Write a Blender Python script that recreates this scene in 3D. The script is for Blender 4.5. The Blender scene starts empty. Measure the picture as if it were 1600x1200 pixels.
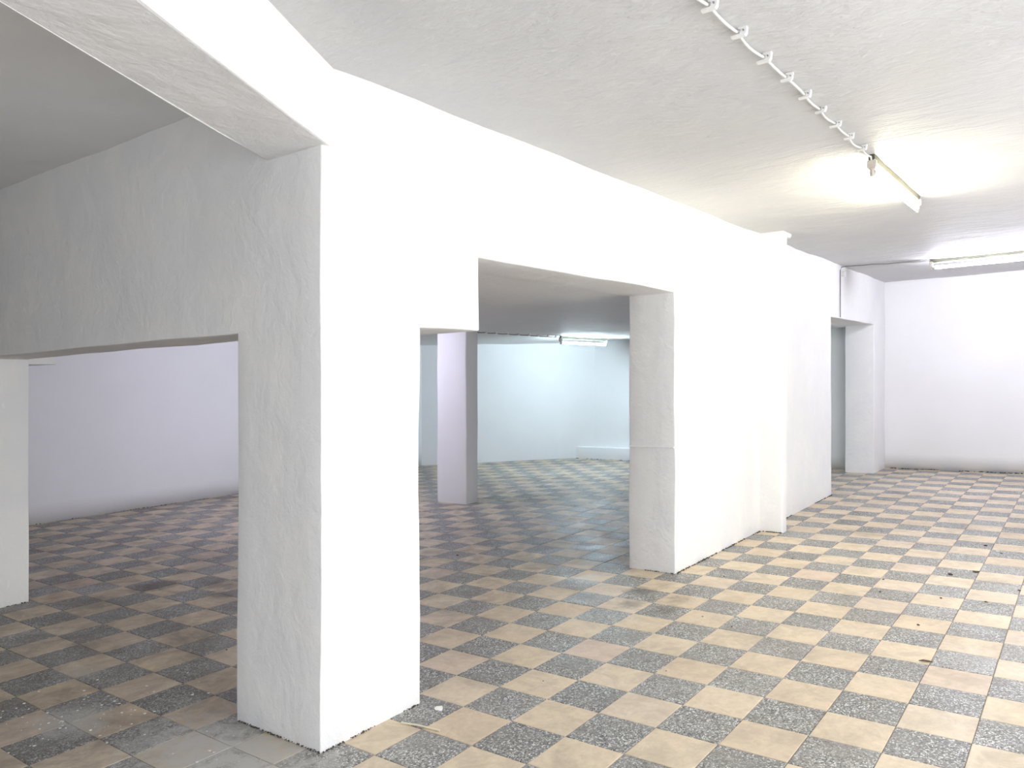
import bpy, bmesh, math, random
from mathutils import Vector, noise, Matrix

random.seed(7)
S = bpy.context.scene
C = S.collection

# ------------------------------------------------------------------ units
# plan units: one floor tile = 0.30 m; i runs along the dividing wall, j to its
# right, Z up.  The hall's slabs have a slight constant fall (2.7 %).
U = 0.30
CI, CJ, CH = -11.004, 5.388, 5.409          # where the camera stands
TH = 0.635796
FALL = 0.02696
SN, CS = math.sin(TH), math.cos(TH)
GX, GY = FALL * SN, -FALL * CS              # world gradient of the fall


def fall(i, j):
    return FALL * ((i - CI) * SN + (j - CJ) * CS)


def W(i, j, Z):
    return Vector((i * U, -j * U, (Z + fall(i, j)) * U))


# ------------------------------------------------------------------ camera
cam = bpy.data.cameras.new('camera')
cam.sensor_width = 36.0
cam.lens = 1228.17 / 1600 * 36.0
cam.shift_y = -8.19 / 1600
cam.clip_start = 0.02
co = bpy.data.objects.new('camera', cam)
C.objects.link(co)
co.location = (CI * U, -CJ * U, CH * U)
co.rotation_euler = (math.pi / 2, 0, TH - math.pi / 2)
S.camera = co

# ------------------------------------------------------------------ world, light, exposure
S.view_settings.view_transform = 'Standard'
S.view_settings.look = 'None'
S.view_settings.exposure = 0.25
S.view_settings.gamma = 1.0
S.view_settings.use_curve_mapping = False
wd = bpy.data.worlds.new('world')
S.world = wd
wd.use_nodes = True
wd.node_tree.nodes['Background'].inputs[0].default_value = (0.80, 0.88, 1.0, 1)
wd.node_tree.nodes['Background'].inputs[1].default_value = 1.0


def area(name, loc, rot, sx, sy, power, col):
    l = bpy.data.lights.new(name, 'AREA')
    l.shape = 'RECTANGLE'
    l.size, l.size_y = sx, sy
    l.energy = power
    l.color = col
    o = bpy.data.objects.new(name, l)
    C.objects.link(o)
    o.location = loc
    o.rotation_euler = rot
    return o


# daylight entering through the hall's street openings (right-hand wall and rear wall)
WIN = [(-17.5, -12.5), (-10.5, -5.0), (-3.0, 2.5), (5.0, 10.5), (13.0, 18.5)]
WZ0, WZ1 = 1.2, 8.6
WIN_POWER = [26, 50, 68, 40, 24]
for (i0, i1), pw in zip(WIN, WIN_POWER):
    area('daylight', W((i0 + i1) / 2, 12.05, (WZ0 + WZ1) / 2), (math.pi / 2, 0, 0),
         (i1 - i0) * U, (WZ1 - WZ0) * U, pw, (0.97, 0.98, 1.0))
REAR = (-3.0, 5.0)
area('daylight', W(-20.05, (REAR[0] + REAR[1]) / 2, 4.0), (math.pi / 2, 0, -math.pi / 2),
     (REAR[1] - REAR[0]) * U, 7.4 * U, 28, (0.97, 0.98, 1.0))

TUBE_WARM = ((1.0, 0.925, 0.70), 150.0)
TUBE_VIOLET = ((0.86, 0.86, 1.0), 245.0)
TUBE_CYAN = ((0.70, 0.885, 1.0), 200.0)
TUBE_LAV = ((0.80, 0.77, 1.0), 122.0)


# ------------------------------------------------------------------ materials
def mat(name):
    m = bpy.data.materials.new(name)
    m.use_nodes = True
    nt = m.node_tree
    b = nt.nodes['Principled BSDF']
    return m, nt, b


def N(nt, t, **kw):
    n = nt.nodes.new(t)
    for k, v in kw.items():
        setattr(n, k, v)
    return n


def L(nt, a, b):
    nt.links.new(a, b)


def ramp(nt, fac, stops):
    r = N(nt, 'ShaderNodeValToRGB')
    while len(r.color_ramp.elements) < len(stops):
        r.color_ramp.elements.new(0.5)
    for e, (p, c) in zip(r.color_ramp.elements, stops):
        e.position = p
        e.color = (*c, 1) if len(c) == 3 else c
    L(nt, fac, r.inputs[0])
    return r.outputs[0]


def noise_tex(nt, vec, scale, detail=3, rough=0.55, dist=0.0):
    n = N(nt, 'ShaderNodeTexNoise')
    n.inputs['Scale'].default_value = scale
    n.inputs['Detail'].default_value = detail
    n.inputs['Roughness'].default_value = rough
    n.inputs['Distortion'].default_value = dist
    L(nt, vec, n.inputs['Vector'])
    return n.outputs[0]


def mathn(nt, op, a, b=None, c=None):
    n = N(nt, 'ShaderNodeMath', operation=op)
    for k, v in enumerate((a, b, c)):
        if v is None:
            continue
        if isinstance(v, (int, float)):
            n.inputs[k].default_value = v
        else:
            L(nt, v, n.inputs[k])
    return n.outputs[0]


def mixc(nt, fac, a, b, mode='MIX'):
    n = N(nt, 'ShaderNodeMix', data_type='RGBA', blend_type=mode)
    for s, v in ((n.inputs[0], fac), (n.inputs[6], a), (n.inputs[7], b)):
        if isinstance(v, (int, float)):
            s.default_value = v
        elif isinstance(v, tuple):
            s.default_value = (*v, 1)
        else:
            L(nt, v, s)
    return n.outputs[2]


def plaster(name, col, lump=1.0, streak=False):
    m, nt, b = mat(name)
    pos = N(nt, 'ShaderNodeNewGeometry').outputs['Position']
    big = noise_tex(nt, pos, 1.3, 4)
    c = ramp(nt, big, [(0.3, tuple(v * 0.965 for v in col)), (0.7, col)])
    if lump > 1.0:
        mpc = N(nt, 'ShaderNodeMapping')
        mpc.inputs['Rotation'].default_value = (0.35, 0.2, 0.1)
        mpc.inputs['Scale'].default_value = (16, 16, 5)
        L(nt, pos, mpc.inputs[0])
        chips = ramp(nt, noise_tex(nt, mpc.outputs[0], 1.0, 5, 0.6, 0.6), [(0.64, (0, 0, 0)), (0.70, (1, 1, 1))])
        patch = ramp(nt, noise_tex(nt, pos, 2.6, 4, 0.6), [(0.42, (0.98, 0.98, 1.0)), (0.62, (1, 1, 1))])
        c = mixc(nt, 1.0, c, patch, 'MULTIPLY')
        c = mixc(nt, mathn(nt, 'MULTIPLY', chips, 0.6), c, tuple(min(1, v * 1.08) for v in col))
    L(nt, c, b.inputs['Base Color'])
    b.inputs['Roughness'].default_value = 0.62
    b.inputs['Specular IOR Level'].default_value = 0.25
    vec = pos
    if streak:
        mp = N(nt, 'ShaderNodeMapping')
        mp.inputs['Rotation'].default_value = (0, 0, 0.5)
        mp.inputs['Scale'].default_value = (3.0, 1.0, 1.0)
        L(nt, pos, mp.inputs[0])
        vec = mp.outputs[0]
    n1 = noise_tex(nt, vec, 3.2, 5, 0.55, 0.6)
    n2 = noise_tex(nt, vec, 13.0, 5, 0.62, 0.4)
    n3 = noise_tex(nt, pos, 90.0, 2)
    h = mathn(nt, 'ADD', mathn(nt, 'MULTIPLY', n1, 1.0), mathn(nt, 'MULTIPLY', n2, 0.42))
    h = mathn(nt, 'ADD', h, mathn(nt, 'MULTIPLY', n3, 0.05))
    bp = N(nt, 'ShaderNodeBump')
    bp.inputs['Strength'].default_value = 0.55 * lump
    bp.inputs['Distance'].default_value = 0.02
    L(nt, h, bp.inputs['Height'])
    L(nt, bp.outputs[0], b.inputs['Normal'])
    return m


M_WALL = plaster('white_wall_plaster', (0.86, 0.86, 0.85), 1.15)
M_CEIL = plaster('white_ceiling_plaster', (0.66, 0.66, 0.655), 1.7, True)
M_CEIL_BACK = plaster('white_back_ceiling_plaster', (0.82, 0.82, 0.82), 0.7)
M_WALL_FAR = plaster('white_smooth_wall_plaster', (0.86, 0.86, 0.86), 0.3)


def tile_rand(nt):
    """one random value per floor tile, from where the tile lies"""
    pos = N(nt, 'ShaderNodeNewGeometry').outputs['Position']
    sep = N(nt, 'ShaderNodeSeparateXYZ')
    L(nt, pos, sep.inputs[0])
    x = mathn(nt, 'FLOOR', mathn(nt, 'DIVIDE', sep.outputs[0], U))
    y = mathn(nt, 'FLOOR', mathn(nt, 'DIVIDE', sep.outputs[1], U))
    cx = N(nt, 'ShaderNodeCombineXYZ')
    L(nt, x, cx.inputs[0])
    L(nt, y, cx.inputs[1])
    wn = N(nt, 'ShaderNodeTexWhiteNoise', noise_dimensions='2D')
    L(nt, cx.outputs[0], wn.inputs[0])
    return pos, wn.outputs[0]


# stains on the tiles: (i, j, radius i, radius j, colour, strength)
STAINS = [
    (-4.25, -4.7, 1.25, 2.3, (0.54, 0.525, 0.49), 1.0),      # cement smeared at the foot of the front pillar
    (-4.9, -8.1, 0.65, 0.9, (0.48, 0.47, 0.44), 0.9),
    (-3.5, -7.1, 0.35, 0.5, (0.46, 0.45, 0.42), 0.4),
    (-3.8, -10.2, 0.5, 0.7, (0.44, 0.43, 0.40), 0.5),
    (0.5, -15.2, 0.75, 0.55, (0.06, 0.04, 0.03), 0.8),
    (1.5, -13.8, 0.6, 1.0, (0.09, 0.06, 0.045), 0.6),
    (1.0, -12.7, 0.45, 0.4, (0.06, 0.04, 0.03), 0.7),
    (-1.3, -15.0, 0.7, 0.8, (0.11, 0.085, 0.06), 0.5),
    (-1.5, -10.1, 0.6, 0.8, (0.13, 0.10, 0.075), 0.45),
    (5.6, -4.7, 0.45, 0.35, (0.11, 0.10, 0.085), 0.7),
    (5.6, -3.4, 0.45, 0.35, (0.11, 0.095, 0.075), 0.65),
    (6.75, -3.75, 0.5, 0.4, (0.10, 0.09, 0.075), 0.75),
    (6.6, -2.6, 0.45, 0.3, (0.13, 0.11, 0.085), 0.6),
    (5.7, -2.5, 0.4, 0.35, (0.13, 0.11, 0.09), 0.6),
    (8.9, -5.8, 0.9, 0.4, (0.10, 0.09, 0.085), 0.65),
    (12.0, 3.3, 0.5, 0.4, (0.22, 0.19, 0.15), 0.35),
]


def dirt_layer(nt, pos, c):
    # dusty and stained zones with shapes of their own
    st = noise_tex(nt, pos, 1.1, 6, 0.62, 0.8)
    f = ramp(nt, st, [(0.55, (0, 0, 0)), (0.72, (1, 1, 1))])
    c = mixc(nt, mathn(nt, 'MULTIPLY', f, 0.35), c, (0.17, 0.145, 0.115))
    d2 = noise_tex(nt, pos, 0.8, 5, 0.6, 1.2)
    f2 = ramp(nt, d2, [(0.58, (0, 0, 0)), (0.75, (1, 1, 1))])
    c = mixc(nt, mathn(nt, 'MULTIPLY', f2, 0.22), c, (0.55, 0.52, 0.47))
    d3 = noise_tex(nt, pos, 5.5, 6, 0.68, 0.7)
    f3 = ramp(nt, d3, [(0.36, (1, 1, 1)), (0.56, (0, 0, 0))])
    c = mixc(nt, mathn(nt, 'MULTIPLY', f3, 0.28), c, (0.20, 0.165, 0.13))
    rag = noise_tex(nt, pos, 10.0, 6, 0.7, 0.8)
    sep = N(nt, 'ShaderNodeSeparateXYZ')
    L(nt, pos, sep.inputs[0])
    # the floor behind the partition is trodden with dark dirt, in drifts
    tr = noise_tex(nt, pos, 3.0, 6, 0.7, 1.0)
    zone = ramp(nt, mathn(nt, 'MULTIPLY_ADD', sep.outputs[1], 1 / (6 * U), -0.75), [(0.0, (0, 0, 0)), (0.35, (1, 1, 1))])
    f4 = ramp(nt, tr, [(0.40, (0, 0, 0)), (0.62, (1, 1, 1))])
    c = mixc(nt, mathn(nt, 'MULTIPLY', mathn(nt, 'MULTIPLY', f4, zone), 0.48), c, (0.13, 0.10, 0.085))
    for i, j, ri, rj, col, k in STAINS:
        x = mathn(nt, 'MULTIPLY_ADD', sep.outputs[0], 1 / (ri * U), -i / ri)
        y = mathn(nt, 'MULTIPLY_ADD', sep.outputs[1], 1 / (rj * U), j / rj)
        d = mathn(nt, 'ADD', mathn(nt, 'MULTIPLY', x, x), mathn(nt, 'MULTIPLY', y, y))
        d = mathn(nt, 'ADD', d, mathn(nt, 'MULTIPLY', rag, 3.0))
        f = ramp(nt, mathn(nt, 'MULTIPLY', d, 0.36), [(0.50, (1, 1, 1)), (0.92, (0, 0, 0))])
        c = mixc(nt, mathn(nt, 'MULTIPLY', f, k), c, col)
    return c


def make_light_tile():
    m, nt, b = mat('cream_cement_tile')
    pos, r = tile_rand(nt)
    c = ramp(nt, r, [(0.0, (0.62, 0.51, 0.375)), (0.5, (0.68, 0.575, 0.425)), (0.85, (0.66, 0.565, 0.44)), (1.0, (0.62, 0.50, 0.41))])
    g = noise_tex(nt, pos, 28, 5, 0.65)
    c = mixc(nt, mathn(nt, 'MULTIPLY', ramp(nt, g, [(0.35, (1, 1, 1)), (0.62, (0, 0, 0))]), 0.30), c, (0.46, 0.35, 0.24))
    sp = noise_tex(nt, pos, 150, 2)
    c = mixc(nt, mathn(nt, 'MULTIPLY', ramp(nt, sp, [(0.64, (0, 0, 0)), (0.70, (1, 1, 1))]), 0.35), c, (0.34, 0.27, 0.20))
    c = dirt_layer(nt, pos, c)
    L(nt, c, b.inputs['Base Color'])
    rg = ramp(nt, noise_tex(nt, pos, 4, 4), [(0.3, (0.42,) * 3), (0.7, (0.62,) * 3)])
    L(nt, rg, b.inputs['Roughness'])
    bp = N(nt, 'ShaderNodeBump')
    bp.inputs['Strength'].default_value = 0.12
    bp.inputs['Distance'].default_value = 0.004
    L(nt, g, bp.inputs['Height'])
    L(nt, bp.outputs[0], b.inputs['Normal'])
    return m


def make_dark_tile():
    m, nt, b = mat('grey_terrazzo_tile')
    pos, r = tile_rand(nt)
    wv = N(nt, 'ShaderNodeVectorMath', operation='ADD')
    nn = N(nt, 'ShaderNodeTexNoise')
    nn.inputs['Scale'].default_value = 40
    L(nt, pos, nn.inputs['Vector'])
    sc = N(nt, 'ShaderNodeVectorMath', operation='SCALE')
    sc.inputs['Scale'].default_value = 0.025
    L(nt, nn.outputs[1], sc.inputs[0])
    L(nt, pos, wv.inputs[0])
    L(nt, sc.outputs[0], wv.inputs[1])
    v = N(nt, 'ShaderNodeTexVoronoi')
    v.inputs['Scale'].default_value = 120
    L(nt, wv.outputs[0], v.inputs['Vector'])
    sepc = N(nt, 'ShaderNodeSeparateColor')
    L(nt, v.outputs['Color'], sepc.inputs[0])
    chip = ramp(nt, sepc.outputs[0], [(0.0, (0.02, 0.02, 0.02)), (0.36, (0.07, 0.07, 0.068)), (0.50, (0.30, 0.30, 0.29)), (0.70, (0.68, 0.68, 0.655)), (1.0, (0.86, 0.86, 0.83))])
    base = ramp(nt, r, [(0.0, (0.18, 0.18, 0.172)), (1.0, (0.27, 0.27, 0.258))])
    edge = ramp(nt, v.outputs['Distance'], [(0.30, (1, 1, 1)), (0.62, (0, 0, 0))])
    patch = ramp(nt, noise_tex(nt, pos, 5, 4, 0.6), [(0.32, (0.45,) * 3), (0.55, (1.0,) * 3)])
    c = mixc(nt, mathn(nt, 'MULTIPLY', edge, patch), base, chip)
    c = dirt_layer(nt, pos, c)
    L(nt, c, b.inputs['Base Color'])
    rg = ramp(nt, noise_tex(nt, pos, 4, 4), [(0.3, (0.38,) * 3), (0.7, (0.58,) * 3)])
    L(nt, rg, b.inputs['Roughness'])
    return m


def simple(name, col, rough=0.6, metal=0.0, var=0.12, scale=30, emit=None):
    m, nt, b = mat(name)
    pos = N(nt, 'ShaderNodeNewGeometry').outputs['Position']
    g = noise_tex(nt, pos, scale, 4)
    c = ramp(nt, g, [(0.3, tuple(v * (1 - var) for v in col)), (0.7, col)])
    L(nt, c, b.inputs['Base Color'])
    b.inputs['Roughness'].default_value = rough
    b.inputs['Metallic'].default_value = metal
    if emit:
        b.inputs['Emission Color'].default_value = (*emit[0], 1)
        b.inputs['Emission Strength'].default_value = emit[1]
    return m


M_LIGHT = make_light_tile()
M_DARK = make_dark_tile()
M_GROUT = simple('brown_grey_grout', (0.46, 0.415, 0.345), 0.9, var=0.35, scale=14)
M_CRUMB = simple('dark_grime', (0.09, 0.075, 0.055), 0.95, var=0.5, scale=60)
M_FLECK = simple('white_paint_drops', (0.82, 0.81, 0.78), 0.6)
M_PLASTIC = simple('white_plastic', (0.84, 0.84, 0.82), 0.45, var=0.04)
M_CABLE = simple('white_cable_sheath', (0.78, 0.78, 0.75), 0.5, var=0.06)
M_CABLE_OLD = simple('grey_cable_sheath', (0.24, 0.24, 0.235), 0.6, var=0.2)
M_RAIL = simple('olive_enamelled_steel', (0.085, 0.085, 0.055), 0.7, var=0.1)
M_HOLD = simple('aged_white_bakelite', (0.62, 0.58, 0.52), 0.5, var=0.25)
M_NAIL = simple('steel_nail', (0.30, 0.29, 0.27), 0.5, 0.3)
M_CAP = simple('aluminium_tube_cap', (0.70, 0.70, 0.70), 0.35, 0.9, var=0.05)
M_STRAW = simple('dry_straw', (0.72, 0.66, 0.50), 0.8)
M_TWIG = simple('dead_brown_leaf', (0.16, 0.12, 0.07), 0.9, var=0.4)
M_WOOD = simple('white_painted_frame', (0.80, 0.80, 0.79), 0.5, var=0.05)


def tube_mat(name, spec):
    m, nt, b = mat(name)
    b.inputs['Base Color'].default_value = (0.9, 0.9, 0.9, 1)
    b.inputs['Emission Color'].default_value = (*spec[0], 1)
    b.inputs['Emission Strength'].default_value = spec[1]
    return m


# ------------------------------------------------------------------ object helpers
def props(o, label=None, cat=None, group=None, kind=None):
    if label:
        o['label'] = label
    if cat:
        o['category'] = cat
    if group:
        o['group'] = group
    if kind:
        o['kind'] = kind
    return o


def empty(name, loc):
    o = bpy.data.objects.new(name, None)
    o.empty_display_size = 0.05
    C.objects.link(o)
    o.location = loc
    return o


def link_mesh(name, verts, faces, m, origin=None, parent=None, smooth=False, mats=None, fm=None):
    """verts are world coordinates; the object's origin goes to `origin`"""
    if origin is None:
        origin = Vector((0, 0, 0))
    me = bpy.data.meshes.new(name)
    me.from_pydata([tuple(Vector(v) - origin) for v in verts], [], faces)
    for mm in (mats or [m]):
        me.materials.append(mm)
    if fm:
        me.polygons.foreach_set('material_index', fm)
    if smooth:
        me.polygons.foreach_set('use_smooth', [True] * len(me.polygons))
    me.update()
    o = bpy.data.objects.new(name, me)
    C.objects.link(o)
    if parent:
        o.parent = parent
        o.location = origin - Vector(parent.location)
    else:
        o.location = origin
    return o


class MB:
    """collects plan-space boxes, tubes and lumps into one mesh"""

    def __init__(self):
        self.v, self.f = [], []

    def add(self, vs, fs):
        n = len(self.v)
        self.v += vs
        self.f += [tuple(k + n for k in f) for f in fs]

    def box(self, i0, i1, j0, j1, z0, z1, ch=0.0):
        """a box with chamfered edges"""
        bm = bmesh.new()
        bmesh.ops.create_cube(bm, size=1)
        for v in bm.verts:
            v.co = Vector(((i0 + i1) / 2 + v.co.x * (i1 - i0), (j0 + j1) / 2 + v.co.y * (j1 - j0), (z0 + z1) / 2 + v.co.z * (z1 - z0)))
        if ch:
            bmesh.ops.bevel(bm, geom=bm.edges[:], offset=ch, segments=2, affect='EDGES', profile=0.6)
        bm.verts.index_update()
        # j is mirrored into world -y, so flip the winding
        self.add([W(*v.co) for v in bm.verts], [tuple(v.index for v in reversed(f.verts)) for f in bm.faces])
        bm.free()

    def prism(self, pts, i0, i1):
        """(j, Z) outline extruded along i"""
        n = len(pts)
        vs = [W(i0, j, z) for j, z in pts] + [W(i1, j, z) for j, z in pts]
        fs = [tuple(range(n)), tuple(range(2 * n - 1, n - 1, -1))]
        fs += [(k, n + k, n + (k + 1) % n, (k + 1) % n) for k in range(n)]
        self.add(vs, fs)

    def tube(self, pts, r, seg=8, cap=True):
        """round tube through world points, radius in metres"""
        pts = [Vector(p) for p in pts]
        rings = []
        for k, p in enumerate(pts):
            d = (pts[min(k + 1, len(pts) - 1)] - pts[max(k - 1, 0)]).normalized()
            up = Vector((0, 0, 1)) if abs(d.z) < 0.9 else Vector((1, 0, 0))
            a = d.cross(up).normalized()
            b = a.cross(d)
            rr = r[k] if isinstance(r, (list, tuple)) else r
            rings.append([p + a * rr * math.cos(t * 2 * math.pi / seg) + b * rr * math.sin(t * 2 * math.pi / seg) for t in range(seg)])
        vs = [v for R in rings for v in R]
        fs = []
        for k in range(len(pts) - 1):
            for t in range(seg):
                a, b = k * seg + t, k * seg + (t + 1) % seg
                fs.append((a, b, b + seg, a + seg))
        if cap:
            fs.append(tuple(range(seg - 1, -1, -1)))
            fs.append(tuple(range((len(pts) - 1) * seg, len(pts) * seg)))
        self.add(vs, fs)

    def lump(self, c, r, flat=0.6, seed=0):
        """an irregular crumb, world centre and radius in metres"""
        bm = bmesh.new()
        bmesh.ops.create_icosphere(bm, subdivisions=1, radius=1)
        for v in bm.verts:
            s = 0.65 + 0.7 * noise.noise(v.co * 1.3 + Vector((seed, seed * 1.7, 0))) + 0.25
            v.co = Vector((v.co.x * r * s, v.co.y * r * s, v.co.z * r * flat * s)) + c
        bm.verts.index_update()
        self.add([v.co.copy() for v in bm.verts], [tuple(v.index for v in f.verts) for f in bm.faces])
        bm.free()

    def build(self, name, m, origin=None, parent=None, smooth=False):
        return link_mesh(name, self.v, self.f, m, origin, parent, smooth)


def wob(p, amp=0.030):
    """the hand-trowelled unevenness of the masonry, in plan units"""
    v = Vector(p)
    a = noise.noise_vector(v * 0.45) * amp + noise.noise_vector(v * 1.7 + Vector((9, 3, 1))) * amp * 0.35
    return (p[0] + a.x, p[1] + a.y, p[2] + a.z * 0.8)


def splits(vals, step):
    vals = sorted(set(vals))
    out = []
    for a, b in zip(vals, vals[1:]):
        n = max(1, math.ceil((b - a) / step - 1e-6))
        out += [a + (b - a) * k / n for k in range(n)]
    return out + [vals[-1]]


def masonry(blocks, step=0.55, bevel=0.08, wobble=True, m=None):
    """blocks: (owner, i0,i1, j0,j1, z0,z1); later blocks override earlier ones, owner None carves.
    Every owner becomes one mesh holding only the faces that meet air."""
    gi = splits([b[1] for b in blocks] + [b[2] for b in blocks], step)
    gj = splits([b[3] for b in blocks] + [b[4] for b in blocks], step)
    gz = splits([b[5] for b in blocks] + [b[6] for b in blocks], step)
    own = {}
    for (o, i0, i1, j0, j1, z0, z1) in blocks:
        for x in range(len(gi) - 1):
            if not (i0 - 1e-6 <= gi[x] and gi[x + 1] <= i1 + 1e-6):
                continue
            for y in range(len(gj) - 1):
                if not (j0 - 1e-6 <= gj[y] and gj[y + 1] <= j1 + 1e-6):
                    continue
                for z in range(len(gz) - 1):
                    if z0 - 1e-6 <= gz[z] and gz[z + 1] <= z1 + 1e-6:
                        if o is None:
                            own.pop((x, y, z), None)
                        else:
                            own[(x, y, z)] = o
    D = [((-1, 0, 0), ((0, 0, 0), (0, 0, 1), (0, 1, 1), (0, 1, 0))), ((1, 0, 0), ((1, 0, 0), (1, 1, 0), (1, 1, 1), (1, 0, 1))),
         ((0, -1, 0), ((0, 0, 0), (1, 0, 0), (1, 0, 1), (0, 0, 1))), ((0, 1, 0), ((0, 1, 0), (0, 1, 1), (1, 1, 1), (1, 1, 0))),
         ((0, 0, -1), ((0, 0, 0), (0, 1, 0), (1, 1, 0), (1, 0, 0))), ((0, 0, 1), ((0, 0, 1), (1, 0, 1), (1, 1, 1), (0, 1, 1)))]
    res = {}
    for (x, y, z), o in own.items():
        vs, ix, fs = res.setdefault(o, ([], {}, []))
        for d, cs in D:
            if (x + d[0], y + d[1], z + d[2]) in own:
                continue
            q = []
            for c in cs:
                k = (x + c[0], y + c[1], z + c[2])
                if k not in ix:
                    ix[k] = len(vs)
                    p = (gi[k[0]], gj[k[1]], gz[k[2]])
                    vs.append(W(*(wob(p) if wobble else p)))
                q.append(ix[k])
            fs.append(tuple(reversed(q)))
    out = {}
    for o, (vs, ix, fs) in res.items():
        zmin = min(v.z for v in vs)
        org = Vector((sum(v.x for v in vs) / len(vs), sum(v.y for v in vs) / len(vs), zmin))
        ob = link_mesh(o, vs, fs, m or M_WALL, org, smooth=True)
        if bevel:
            md = ob.modifiers.new('rounded_arrises', 'BEVEL')
            md.width = bevel * U
            md.segments = 3
            md.limit_method = 'ANGLE'
            md.angle_limit = math.radians(50)
            md.harden_normals = False
        out[o] = ob
    return out


# ------------------------------------------------------------------ masonry
B = -0.05                       # walls start just below the tile surface
CZ, CZ2 = 10.1, 7.70            # ceilings of the front hall and of the back hall
TOP = 10.6
WALLS = masonry([
    # dividing wall with its stepped opening and the far doorway
    ('wall_middle', -3.4, 35.55, -5.1, -3.7, B, TOP),
    (None, -1.3, 0.28, -5.1, -3.7, B, 6.31),
    (None, 0.28, 8.75, -5.1, -3.7, B, 7.65),
    (None, 24.6, 32.85, -5.1, -3.7, B, 7.72),
    # partition to the left of the pillar, deep lintel over a wide opening
    ('wall_left', -3.4, -2.1, -30.0, -5.1, B, TOP),
    (None, -3.4, -2.1, -16.65, -5.1, B, 6.26),
    ('wall_left', -2.1, -1.4, -17.9, -16.75, 6.13, 6.40),
    ('pillar', -3.4, -1.3, -5.75, -3.7, B, 6.28),
    ('pilaster', 15.5, 15.95, -3.7, -2.92, B, CZ + 0.1),
    ('pilaster', 15.95, 16.45, -3.7, -2.92, CZ - 0.12, CZ + 0.1),
])
props(WALLS['wall_middle'], 'long white plastered dividing wall with a stepped opening and a far doorway', 'wall', kind='structure')
props(WALLS['wall_left'], 'shaded white plastered partition with a deep lintel, left of the front pillar', 'wall', kind='structure')
props(WALLS['pillar'], 'thick white plastered front pillar with a rough grey shaded side', 'pillar', kind='thing')
props(WALLS['pilaster'], 'narrow white pilaster standing out from the dividing wall', 'pilaster', kind='thing')

mb = MB()
mb.box(8.70, 8.80, -5.08, -3.72, 3.41, 3.445, 0.008)
o = mb.build('plaster_seam', M_WALL)
o.parent = WALLS['wall_middle']
o.location = -Vector(WALLS['wall_middle'].location)

E2 = masonry([('wall_back', 35.5, 36.2, -5.0, 12.6, B, TOP), ('wall_back', 34.05, 36.2, -22.6, -5.1, B, CZ2 + 0.1), ('wall_back', 35.5, 36.2, -5.1, -5.0, B, TOP)], step=0.9, bevel=0, m=M_WALL_FAR)
props(E2['wall_back'], 'white plastered end wall closing the hall beyond the doorway', 'wall', kind='structure')
E3 = masonry([('wall_side', -20.0, 27.0, -30.0, -29.2, B, TOP)], step=0.9, bevel=0, m=M_WALL_FAR)
props(E3['wall_side'], 'pale lavender lit wall seen through the left opening', 'wall', kind='structure')
E4 = masonry([('wall_right', -20.6, 36.2, 12.0, 12.7, B, TOP)] + [(None, a, b, 12.0, 12.7, WZ0, WZ1) for a, b in WIN], step=0.9, bevel=0, m=M_WALL_FAR)
props(E4['wall_right'], 'white street wall with tall window openings', 'wall', kind='structure')
E5 = masonry([('wall_rear', -20.6, -20.0, -30.0, 12.0, B, TOP), (None, -20.6, -20.0, REAR[0], REAR[1], B, 7.8)], step=0.9, bevel=0, m=M_WALL_FAR)
props(E5['wall_rear'], 'white rear wall with a wide entrance opening', 'wall', kind='structure')

# window frames in the street wall
for n, (a, b) in enumerate(WIN):
    mb = MB()
    mb.box(a, a + 0.2, 12.3, 12.5, WZ0, WZ1, 0.02)
    mb.box(b - 0.2, b, 12.3, 12.5, WZ0, WZ1, 0.02)
    mb.box(a + 0.2, b - 0.2, 12.3, 12.5, WZ0, WZ0 + 0.2, 0.02)
    mb.box(a + 0.2, b - 0.2, 12.3, 12.5, WZ1 - 0.2, WZ1, 0.02)
    mb.box((a + b) / 2 - 0.1, (a + b) / 2 + 0.1, 12.3, 12.5, WZ0 + 0.2, WZ1 - 0.2, 0.02)
    o = mb.build('window_%d' % (n + 1), M_WOOD, W((a + b) / 2, 12.4, WZ0))
    props(o, 'white framed street window, number %s along the street wall' % ('one two three four five'.split()[n]), 'window', kind='structure')


# oblique wall closing the back hall: outline in plan, extruded
def plan_wall(name, pts, z0, z1, step=0.9, m=None):
    mt = m or M_WALL
    n = len(pts)
    ring = []
    for k in range(n):
        a, b = pts[k], pts[(k + 1) % n]
        L_ = math.hypot(b[0] - a[0], b[1] - a[1])
        m_ = max(1, math.ceil(L_ / step))
        ring += [(a[0] + (b[0] - a[0]) * t / m_, a[1] + (b[1] - a[1]) * t / m_) for t in range(m_)]
    zs = splits([z0, z1], step)
    vs = [W(*wob((p[0], p[1], z))) for z in zs for p in ring]
    m_ = len(ring)
    fs = []
    for q in range(len(zs) - 1):
        for k in range(m_):
            a, b = q * m_ + k, q * m_ + (k + 1) % m_
            fs.append((a, b, b + m_, a + m_))
    fs.append(tuple(range(m_ - 1, -1, -1)))
    fs.append(tuple((len(zs) - 1) * m_ + k for k in range(m_)))
    bm = bmesh.new()
    bv = [bm.verts.new(v) for v in vs]
    for f in fs:
        bm.faces.new([bv[k] for k in f])
    bmesh.ops.recalc_face_normals(bm, faces=bm.faces[:])
    bm.verts.index_update()
    fs = [tuple(v.index for v in f.verts) for f in bm.faces]
    bm.free()
    org = W(sum(p[0] for p in pts) / n, sum(p[1] for p in pts) / n, z0)
    o = link_mesh(name, vs, fs, mt, org)
    for p in o.data.polygons:
        p.use_smooth = False
    return o


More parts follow.
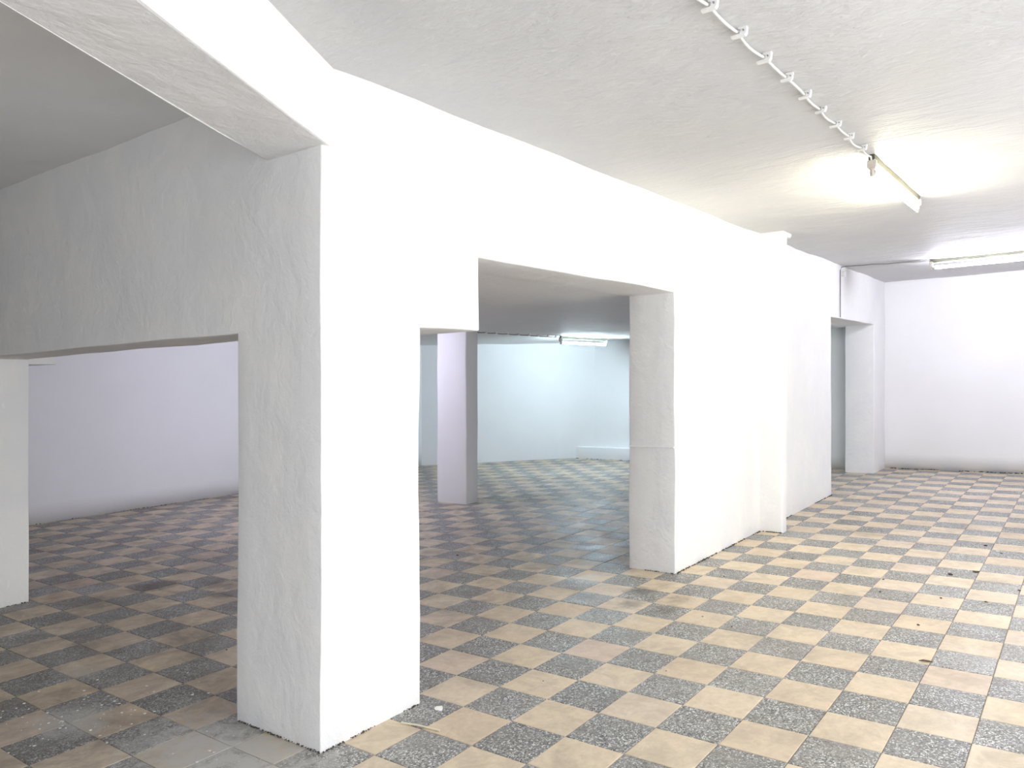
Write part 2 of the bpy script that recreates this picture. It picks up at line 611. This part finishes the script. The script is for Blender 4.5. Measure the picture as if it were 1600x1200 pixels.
arc = []
for k in range(13):
    t = k / 12
    arc.append(((1 - t) ** 2 * 32.9 + 2 * t * (1 - t) * 34.04 + t * t * 34.14, -((1 - t) ** 2 * 23.15 + 2 * t * (1 - t) * 22.0 + t * t * 20.4)))
o = plan_wall('wall_oblique', [(26.1, -29.2)] + arc + [(36.3, -20.4), (36.3, -30.0), (26.1, -30.0)], B, TOP, m=M_WALL_FAR)
o.data.polygons.foreach_set('use_smooth', [True] * len(o.data.polygons))
o.data.set_sharp_from_angle(angle=math.radians(30))
props(o, 'white oblique wall washed in cyan lamplight at the back', 'wall', kind='structure')

# skew beam running from the front pillar towards the camera side
bd = Vector((-4.02, 2.15)).normalized()
p0, p1 = Vector((-3.26, -3.68)), Vector((-3.45, -5.05))
LB = 16.0
out_ = [(p0.x + 0.1, p0.y - 0.03), (p0.x + bd.x * LB, p0.y + bd.y * LB), (p1.x + bd.x * LB, p1.y + bd.y * LB), (p1.x + 0.1, p1.y)]
o = plan_wall('beam', out_, 8.92, 10.16, 0.7)
md = o.modifiers.new('rounded_arrises', 'BEVEL')
md.width, md.segments, md.limit_method, md.angle_limit = 0.012, 3, 'ANGLE', math.radians(50)
props(o, 'deep white plastered beam running skew from the front pillar top', 'beam', kind='thing')

# free-standing column in the back hall, and the low plinth
G = masonry([('column', 15.25, 16.05, -18.15, -16.45, B, CZ2 + 0.05)], step=0.6, bevel=0.05, m=M_WALL_FAR)
# slim square column: three visible faces
props(G['column'], 'slim square column standing free in the back hall, lavender lit', 'column', kind='thing')
G = masonry([('plinth', 33.6, 34.08, -22.4, -13.5, B, 0.78)], step=0.6, bevel=0.04, m=M_WALL_FAR)
props(G['plinth'], 'low white plastered plinth against the end wall of the back hall', 'plinth', kind='thing')


# ceilings
def slab(name, i0, i1, j0, j1, z0, z1, m, step, amp):
    gi, gj = splits([i0, i1], step), splits([j0, j1], step)
    ni, nj = len(gi), len(gj)
    vs, fs = [], []
    for lay, z in ((0, z0), (1, z1)):
        for a in gi:
            for b in gj:
                dz = 0
                if lay == 0:
                    v = Vector((a, b, 0))
                    dz = noise.noise(v * 0.35) * amp + noise.noise(v * 1.1 + Vector((5, 2, 8))) * amp * 0.45
                vs.append(W(a, b, z + dz))
    for lay in (0, 1):
        o_ = lay * ni * nj
        for x in range(ni - 1):
            for y in range(nj - 1):
                q = (o_ + x * nj + y, o_ + (x + 1) * nj + y, o_ + (x + 1) * nj + y + 1, o_ + x * nj + y + 1)
                fs.append(q if lay == 0 else tuple(reversed(q)))
    ed = [x * nj for x in range(ni)] + [(ni - 1) * nj + y for y in range(1, nj)] + [x * nj + nj - 1 for x in range(ni - 2, -1, -1)] + [y for y in range(nj - 2, 0, -1)]
    T = ni * nj
    for k in range(len(ed)):
        a, b = ed[k], ed[(k + 1) % len(ed)]
        fs.append((a, a + T, b + T, b))
    org = W((i0 + i1) / 2, (j0 + j1) / 2, z0)
    return link_mesh(name, vs, fs, m, org, smooth=False)


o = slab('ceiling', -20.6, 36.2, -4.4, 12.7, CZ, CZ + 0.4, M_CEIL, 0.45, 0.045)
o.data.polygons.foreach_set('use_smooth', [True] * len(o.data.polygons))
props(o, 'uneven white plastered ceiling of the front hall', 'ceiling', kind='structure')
o = slab('ceiling', -20.6, -2.5, -30.0, -4.4, CZ, CZ + 0.4, M_CEIL_BACK, 0.6, 0.045)
props(o, 'shaded ceiling bay behind the skew beam', 'ceiling', kind='structure')
o = slab('ceiling', -2.5, 36.2, -30.0, -4.9, CZ2, CZ2 + 0.3, M_CEIL_BACK, 0.5, 0.04)
o.data.polygons.foreach_set('use_smooth', [True] * len(o.data.polygons))
props(o, 'lower ceiling of the back hall seen through the stepped opening', 'ceiling', kind='structure')

# ------------------------------------------------------------------ floor: mortar bed, tiles
FI0, FI1, FJ0, FJ1 = -20, 36, -30, 13
vs = [W(FI0 - .6, FJ0, -0.02), W(FI1 + .2, FJ0, -0.02), W(FI1 + .2, FJ1 - .3, -0.02), W(FI0 - .6, FJ1 - .3, -0.02)]
vs += [v - Vector((0, 0, 0.12)) for v in vs]
floor = link_mesh('floor', vs, [(3, 2, 1, 0), (4, 5, 6, 7), (0, 1, 5, 4), (1, 2, 6, 5), (2, 3, 7, 6), (3, 0, 4, 7)], M_GROUT, Vector(vs[3]))
props(floor, 'checkered floor of cream and grey speckled tiles', 'floor', kind='structure')


def px(i, j, Z):
    du, dv = i - CI, j - CJ
    z = du * CS - dv * SN
    r = du * SN + dv * CS
    if z < 0.4:
        return None
    return 800 + 1228.17 * r / z, 591.8 + 1228.17 * (CH - Z - FALL * r) / z


def seen(i, j):
    p = px(i, j, 0)
    if p is None or not (-40 < p[0] < 1640 and p[1] < 1260):
        return 0
    for (a0, a1, jj) in ((-3.4, -1.3, -3.7), (-3.4, -1.3, -5.6), (8.75, 24.6, -3.7), (8.75, 24.6, -5.1), (32.8, 36, -3.7)):
        if j < jj:
            t = (jj - CJ) / (j - CJ)
            x = CI + (i - CI) * t
            if a0 < x < a1:
                return 0
    if i > -3.4 and j < -5:
        t = (-3.4 - CI) / (i - CI)
        y = CJ + (j - CJ) * t
        if y < -16.65:
            return 0
        if -5.75 < y < -3.7:
            return 0
    q = [px(i + a, j + b, 0) for a, b in ((-.5, -.5), (.5, -.5), (.5, .5), (-.5, .5))]
    if None in q:
        return 1e6
    return abs(sum(q[k][0] * q[(k + 1) % 4][1] - q[(k + 1) % 4][0] * q[k][1] for k in range(4))) / 2


def tile_mesh(name, m, h=0.496, ch=0.010, t=0.05):
    vs, fs = [], []
    for (e, z) in ((h, -t), (h, -ch * 0.6), (h - ch, 0.0)):
        for a, b in ((-1, -1), (1, -1), (1, 1), (-1, 1)):
            i, j = a * e, b * e
            vs.append((i * U, -j * U, (z + FALL * (i * SN + j * CS)) * U))
    for q in (0, 4):
        for k in range(4):
            a, b = q + k, q + (k + 1) % 4
            fs.append((a, a + 4, b + 4, b))
    fs.append((11, 10, 9, 8))
    me = bpy.data.meshes.new(name)
    me.from_pydata(vs, [], fs)
    me.materials.append(m)
    return me


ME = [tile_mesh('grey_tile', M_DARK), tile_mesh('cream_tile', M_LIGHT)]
cells = []
for i in range(-20, 36):
    for j in range(-30, 12):
        cells.append((seen(i + .5, j + .5), i, j))
cells.sort(reverse=True)
rt = random.Random(3)


def dz(i, j):
    return noise.noise(Vector((i * 3.1, j * 2.7, 0.5))) * 0.006


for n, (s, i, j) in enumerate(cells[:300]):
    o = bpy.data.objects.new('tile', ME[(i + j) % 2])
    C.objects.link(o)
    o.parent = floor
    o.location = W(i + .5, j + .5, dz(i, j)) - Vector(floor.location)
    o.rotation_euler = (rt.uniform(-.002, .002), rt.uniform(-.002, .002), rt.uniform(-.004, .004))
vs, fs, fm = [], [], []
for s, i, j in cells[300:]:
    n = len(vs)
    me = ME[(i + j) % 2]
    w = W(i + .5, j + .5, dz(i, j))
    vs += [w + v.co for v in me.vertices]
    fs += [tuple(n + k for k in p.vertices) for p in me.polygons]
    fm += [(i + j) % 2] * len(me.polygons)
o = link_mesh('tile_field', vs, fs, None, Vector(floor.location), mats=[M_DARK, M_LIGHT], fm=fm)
o.parent = floor
o.location = (0, 0, 0)
props(o, kind='stuff')


# ------------------------------------------------------------------ fluorescent lamps, cables, clips
def batten_lamp(a, b, ceil, spec, label, matname):
    """a bare fluorescent batten along a..b (plan points) under a ceiling"""
    A, Bp = Vector(a), Vector(b)
    d = (Bp - A)
    Ln = d.length
    d.normalize()
    base = W(A.x, A.y, ceil)
    t = empty('fluorescent_lamp', base)
    props(t, label, 'lamp', kind='thing')
    sl = FALL * (d.x * SN + d.y * CS)
    X = Vector((d.x, -d.y, sl))
    X.normalize()
    Y = Vector((-X.y, X.x, 0)).normalized()
    Zv = X.cross(Y).normalized()
    if Zv.z < 0:
        Zv = -Zv

    def bx(x0, x1, w, z0, z1, ch=0.01):
        m_ = MB()
        bm = bmesh.new()
        bmesh.ops.create_cube(bm, size=1)
        for v in bm.verts:
            v.co = Vector(((x0 + x1) / 2 + v.co.x * (x1 - x0), v.co.y * w, (z0 + z1) / 2 + v.co.z * (z1 - z0)))
        bmesh.ops.bevel(bm, geom=bm.edges[:], offset=ch, segments=2, affect='EDGES')
        bmesh.ops.recalc_face_normals(bm, faces=bm.faces[:])
        bm.verts.index_update()
        m_.add([base + (X * v.co.x + Y * v.co.y + Zv * v.co.z) * U for v in bm.verts], [tuple(v.index for v in f.verts) for f in bm.faces])
        bm.free()
        return m_

    bx(0.0, Ln, 0.13, -0.16, 0.02, 0.015).build('batten_rail', M_RAIL, base, t)
    for x in (0.06, Ln - 0.06):
        h = bx(x - 0.07, x + 0.07, 0.19, -0.30, -0.10, 0.02)
        ho = h.build('lampholder', M_HOLD, base, t)
        m_ = MB()
        c0 = base + (X * x + Zv * -0.29) * U
        m_.tube([c0, c0 - Zv * 0.03 * U, c0 - Zv * 0.03 * U, c0 - Zv * 0.17 * U, c0 - Zv * 0.175 * U], [0.06 * U, 0.06 * U, 0.042 * U, 0.042 * U, 0.034 * U], 12)
        so = link_mesh('starter_socket', m_.v, m_.f, M_HOLD, base)
        so.parent = ho
        so.location = (0, 0, 0)
    zt = -0.36
    m_ = MB()
    m_.tube([base + (X * x + Zv * zt) * U for x in (0.20, 0.6, Ln * 0.5, Ln - 0.6, Ln - 0.20)], 0.062 * U, 16)
    tb = m_.build('tube', tube_mat(matname, spec), base, t, smooth=True)
    for x0, x1 in ((0.12, 0.21), (Ln - 0.21, Ln - 0.12)):
        m_ = MB()
        m_.tube([base + (X * x + Zv * zt) * U for x in (x0, x1)], 0.066 * U, 16)
        ca = link_mesh('tube_cap', m_.v, m_.f, M_CAP, base)
        ca.parent = tb
        ca.location = (0, 0, 0)
    return t


batten_lamp((7.5, 1.5), (12.85, 1.55), CZ, TUBE_WARM, 'lit warm white fluorescent batten at the end of the clipped white ceiling cable', 'warm_glowing_tube')
batten_lamp((27.3, -0.3), (27.15, 5.1), CZ, TUBE_VIOLET, 'lit cool white fluorescent batten on the ceiling near the end wall', 'cool_glowing_tube')
batten_lamp((25.5, -18.25), (31.0, -18.45), CZ2, TUBE_CYAN, 'lit cyan white fluorescent batten on the back hall ceiling beyond the column', 'cyan_glowing_tube')
batten_lamp((8.5, -20.0), (13.9, -20.2), CZ2, TUBE_LAV, 'lit lavender white fluorescent batten on the ceiling beyond the left opening', 'lavender_glowing_tube')


def clip_meshes():
    """C-shaped nail clip in its own space: i, j along axes, Z down from the ceiling"""
    m_ = MB()
    pts = [(0.0, 0.005), (0.115, 0.005), (0.105, -0.085), (0.085, -0.112), (-0.085, -0.118), (-0.085, -0.092), (0.02, -0.085), (0.035, -0.07), (0.035, -0.035), (0.0, -0.02)]
    n = len(pts)
    w = 0.035
    vs = [Vector((s * w * U, -j * U, z * U)) for s in (-1, 1) for j, z in pts]
    fs = [tuple(range(n)), tuple(range(2 * n - 1, n - 1, -1))] + [(k, n + k, n + (k + 1) % n, (k + 1) % n) for k in range(n)]
    a = bpy.data.meshes.new('clip')
    a.from_pydata(vs, [], fs)
    a.materials.append(M_PLASTIC)
    m_ = MB()
    m_.tube([Vector((x * U, -0.075 * U, -0.055 * U)) for x in (-0.060, -0.034)], 0.010 * U, 8)
    b = bpy.data.meshes.new('nail')
    b.from_pydata([tuple(v) for v in m_.v], [], m_.f)
    b.materials.append(M_NAIL)
    return a, b


CLIP, NAIL = clip_meshes()


def put_clip(i, j, Z, rz, label, group, s=1.0, tilt=0.0):
    o = bpy.data.objects.new('cable_clip', CLIP)
    C.objects.link(o)
    o.location = W(i, j, Z)
    o.rotation_euler = (tilt, 0, rz)
    o.scale = (s, s, s)
    n = bpy.data.objects.new('nail', NAIL)
    C.objects.link(n)
    n.parent = o
    props(o, label, 'clip', group, 'thing')
    return o


ORD = 'first second third fourth fifth sixth seventh eighth ninth tenth'.split()
ci = [-1.57, -0.56, 0.53, 1.54, 2.53, 3.48, 4.5, 5.54, 6.6]
rc = random.Random(5)
for k, i in enumerate(ci):
    put_clip(i, 1.5 + rc.uniform(-.015, .015), CZ, rc.uniform(-.12, .12),
             'white nail clip on the ceiling cable, %s counting back from the warm lamp' % ORD[len(ci) - 1 - k], 'clips along the ceiling cable', rc.uniform(.95, 1.1))


def cable(pts, r, m, label, name='cable'):
    m_ = MB()
    m_.tube(pts, r, 8)
    o = m_.build(name, m, Vector(pts[0]), None, True)
    props(o, label, 'cable', kind='thing')
    return o


pts = []
stops = [-5.0, -3.8, -2.62] + ci + [7.45]
for k in range(len(stops) - 1):
    a, b = stops[k], stops[k + 1]
    sag = rc.uniform(0.01, 0.035)
    sw = rc.uniform(-0.05, 0.05)
    for t in range(6):
        q = t / 6
        pts.append(W(a + (b - a) * q, 1.5 + sw * math.sin(math.pi * q), CZ - 0.055 - sag * math.sin(math.pi * q)))
pts += [W(7.45, 1.5, CZ - 0.055), W(7.53, 1.5, CZ - 0.15)]
cable(pts, 0.021 * U, M_CABLE, 'white cable sagging between clips along the front hall ceiling to the warm lamp')

# far cable: up the wall over the doorway, then across the ceiling to the cool lamp
pts = [W(25.95, -3.66, z) for z in (7.76, 8.3, 8.9, 9.5, 9.85)] + [W(26.0, -3.62, 10.0), W(26.15, -3.45, 10.03)]
pts += [W(26.15 + 1.1 * t, -3.45 + 3.2 * t, CZ - 0.045 - 0.03 * math.sin(t * 9.4) ** 2) for t in (0.1, 0.2, 0.3, 0.4, 0.5, 0.6, 0.7, 0.8, 0.9, 1.0)]
cable(pts, 0.020 * U, M_CABLE_OLD, 'thin grey cable rising above the doorway and crossing to the cool lamp')
for z, w_ in ((9.75, 'below the ceiling bend'), (8.85, 'halfway down'), (7.95, 'just above the doorway')):
    o = put_clip(25.95, -3.70, z, 0, 'tiny clip on the grey wall cable, %s' % w_, 'clips on the wall cable')
    o.rotation_euler = (0, math.radians(-90), math.radians(90))
    o.location = W(25.95, -3.715, z)
mb = MB()
mb.box(26.25, 26.5, -3.71, -3.55, 9.62, 9.84, 0.02)
o = mb.build('junction_box', M_PLASTIC, W(26.37, -3.7, 9.62))
props(o, 'small white junction box under the ceiling beside the grey wall cable', 'junction box', kind='thing')

# back hall cable
bc = [(17.1, -17.60), (18.1, -17.66), (19.0, -17.73), (20.0, -17.80), (21.0, -17.87), (22.0, -17.95), (23.0, -18.05), (24.0, -18.13), (24.9, -18.20)]
for k, (i, j) in enumerate(bc):
    put_clip(i, j, CZ2, 0, 'dark little clip on the back hall cable, %s from the column' % ORD[k], 'clips along the back hall cable')
pts = []
st = [(16.1, -17.53)] + bc + [(25.5, -18.25)]
for k in range(len(st) - 1):
    for t in range(3):
        q = t / 3
        pts.append(W(st[k][0] + (st[k + 1][0] - st[k][0]) * q, st[k][1] + (st[k + 1][1] - st[k][1]) * q, CZ2 - 0.075 - 0.02 * math.sin(math.pi * q)))
pts.append(W(25.52, -18.25, CZ2 - 0.12))
cable(pts, 0.022 * U, M_CABLE_OLD, 'dark cable clipped along the back hall ceiling to the cyan lamp')

# ------------------------------------------------------------------ litter and grime
straw = MB()
straw.tube([W(-2.05, -3.40, 0.02), W(-1.98, -3.1, 0.028), W(-1.92, -2.7, 0.018)], 0.014 * U, 6)
o = straw.build('straw', M_STRAW, W(-2.0, -3.1, 0.0))
props(o, 'thin dry straw lying on tiles by the front pillar', 'straw', kind='thing')
mb = MB()
mb.lump(W(-1.30, -3.28, 0.012), 0.028, 0.25, 3)
o = mb.build('plaster_flake', M_FLECK, W(-1.30, -3.28, 0.0))
props(o, 'white plaster flake on the floor at the pillar corner', 'plaster flake', kind='thing')
mb = MB()
mb.tube([W(5.09, 2.82, 0.02), W(5.11, 2.89, 0.028), W(5.13, 2.98, 0.024), W(5.14, 3.04, 0.02)], [0.002, 0.006, 0.0055, 0.002], 7)
o = mb.build('dry_leaf', M_TWIG, W(5.1, 2.9, 0.0))
props(o, 'curled dry brown leaf on the lit cream tiles', 'leaf', kind='thing')
dirt = [(12.24, 2.43, .030), (12.85, 2.93, .034), (11.37, 3.98, .022), (9.14, -2.48, .014), (5.22, -0.78, .012), (12.04, -1.57, .018), (5.57, -1.58, .012), (9.62, 1.25, .018), (9.75, 2.54, .018),
        (7.35, 2.45, .020), (10.85, 1.08, .018), (16.46, 2.81, .034), (9.92, 3.44, .020), (15.55, 3.29, .020), (2.19, -0.86, .008), (0.59, -2.48, .008), (7.51, -10.37, .022), (-1.51, -8.89, .012)]
where = ['large dark dirt clump on a grey tile, left of the dry flat one', 'flat dark dirt clump right of the large clump on the grey tile', 'dark crumb at the right picture edge on the lit tiles',
         'tiny dark crumb near the foot of the middle pier', 'tiny dark crumb on a cream tile in front of the middle pier', 'dark crumb on a cream tile out from the pilaster',
         'dark speck on a grey tile, lower left of the crumb before the pier', 'dark crumb in the middle of the lit tiles, under the warm lamp end', 'dark crumb on a cream tile, right of the lit floor centre',
         'dark crumb on the cream tile just behind the dry leaf', 'dark crumb on the corner of a grey tile below the warm lamp', 'dark dirt clump farthest back on the right-hand lit tiles',
         'dark crumb on a grey tile between the dry leaf and the right edge', 'dark crumb on a grey tile behind the large dirt clumps', 'tiny black speck on the grey tile between front pillar and dry leaf',
         'tiny black speck on cream tile right of the front pillar', 'dark crumb on the shaded tiles beyond the stepped opening', 'dark crumb on the shaded tiles beyond the left opening']
for k, (i, j, r) in enumerate(dirt):
    mb = MB()
    mb.lump(W(i, j, 0.012), r * (0.8 if k < 2 else 0.6), 0.4, k * 1.37)
    o = mb.build('dirt_crumb', M_CRUMB, W(i, j, 0.0))
    props(o, where[k], 'dirt', 'dirt crumbs on the floor', kind='thing')

# specks of paint on the shaded tiles left of the pillar
rp = random.Random(11)
mb = MB()
for (ci_, cj_, n) in ((-5.1, -7.9, 26), (-4.4, -8.6, 26), (-4.6, -7.2, 24), (-5.3, -9.2, 18), (-3.9, -9.6, 14), (-4.2, -5.2, 14), (-3.2, -8.0, 10)):
    for k in range(n):
        i, j = rp.gauss(ci_, 0.33), rp.gauss(cj_, 0.45)
        if i > -3.5 and j > -5.8:
            continue
        mb.lump(W(i, j, 0.012), rp.choice((.003, .004, .004, .006, .009)), 0.3, k)
o = mb.build('paint_flecks', M_FLECK, W(-4.5, -8, 0))
props(o, 'white paint flecks spattered on the shaded tiles left of the pillar', 'paint flecks', kind='stuff')

# broken grime line along the wall feet, each a part of its wall
def grime(owner, runs):
    mb = MB()
    for a, b, n, r0, r1 in runs:
        for k in range(n):
            t = rp.random()
            i, j = a[0] + (b[0] - a[0]) * t, a[1] + (b[1] - a[1]) * t
            if noise.noise(Vector((i * 0.9, j * 0.9, 7))) < -0.18:
                continue
            mb.lump(W(i + rp.uniform(-.02, .02), j + rp.uniform(-.02, .02), 0.008 + rp.random() * 0.012), rp.uniform(r0, r1) * 0.7, 0.7, k)
    o = link_mesh('grime_crumbs', mb.v, mb.f, M_CRUMB, Vector(owner.location))
    o.parent = owner
    o.location = (0, 0, 0)
    props(o, kind='stuff')


grime(WALLS['pillar'], [((-3.42, -5.7), (-3.42, -3.7), 90, .003, .008), ((-3.4, -3.68), (-1.3, -3.68), 90, .003, .009)])
grime(WALLS['wall_middle'], [((8.72, -5.0), (8.72, -3.7), 60, .003, .009), ((8.75, -3.67), (15.5, -3.67), 170, .004, .013), ((15.95, -3.67), (24.6, -3.67), 150, .006, .014)])
grime(WALLS['pilaster'], [((15.47, -3.6), (15.47, -2.9), 50, .005, .013)])
grime(WALLS['wall_left'], [((-3.4, -16.62), (-2.1, -16.62), 40, .004, .010)])
grime(E2['wall_back'], [((35.45, -3.4), (35.45, 3.6), 130, .008, .022)])
grime(G['plinth'], [((33.55, -22.2), (33.55, -15.0), 90, .008, .018)])
grime(E3['wall_side'], [((2.0, -29.15), (14.0, -29.15), 90, .006, .013)])
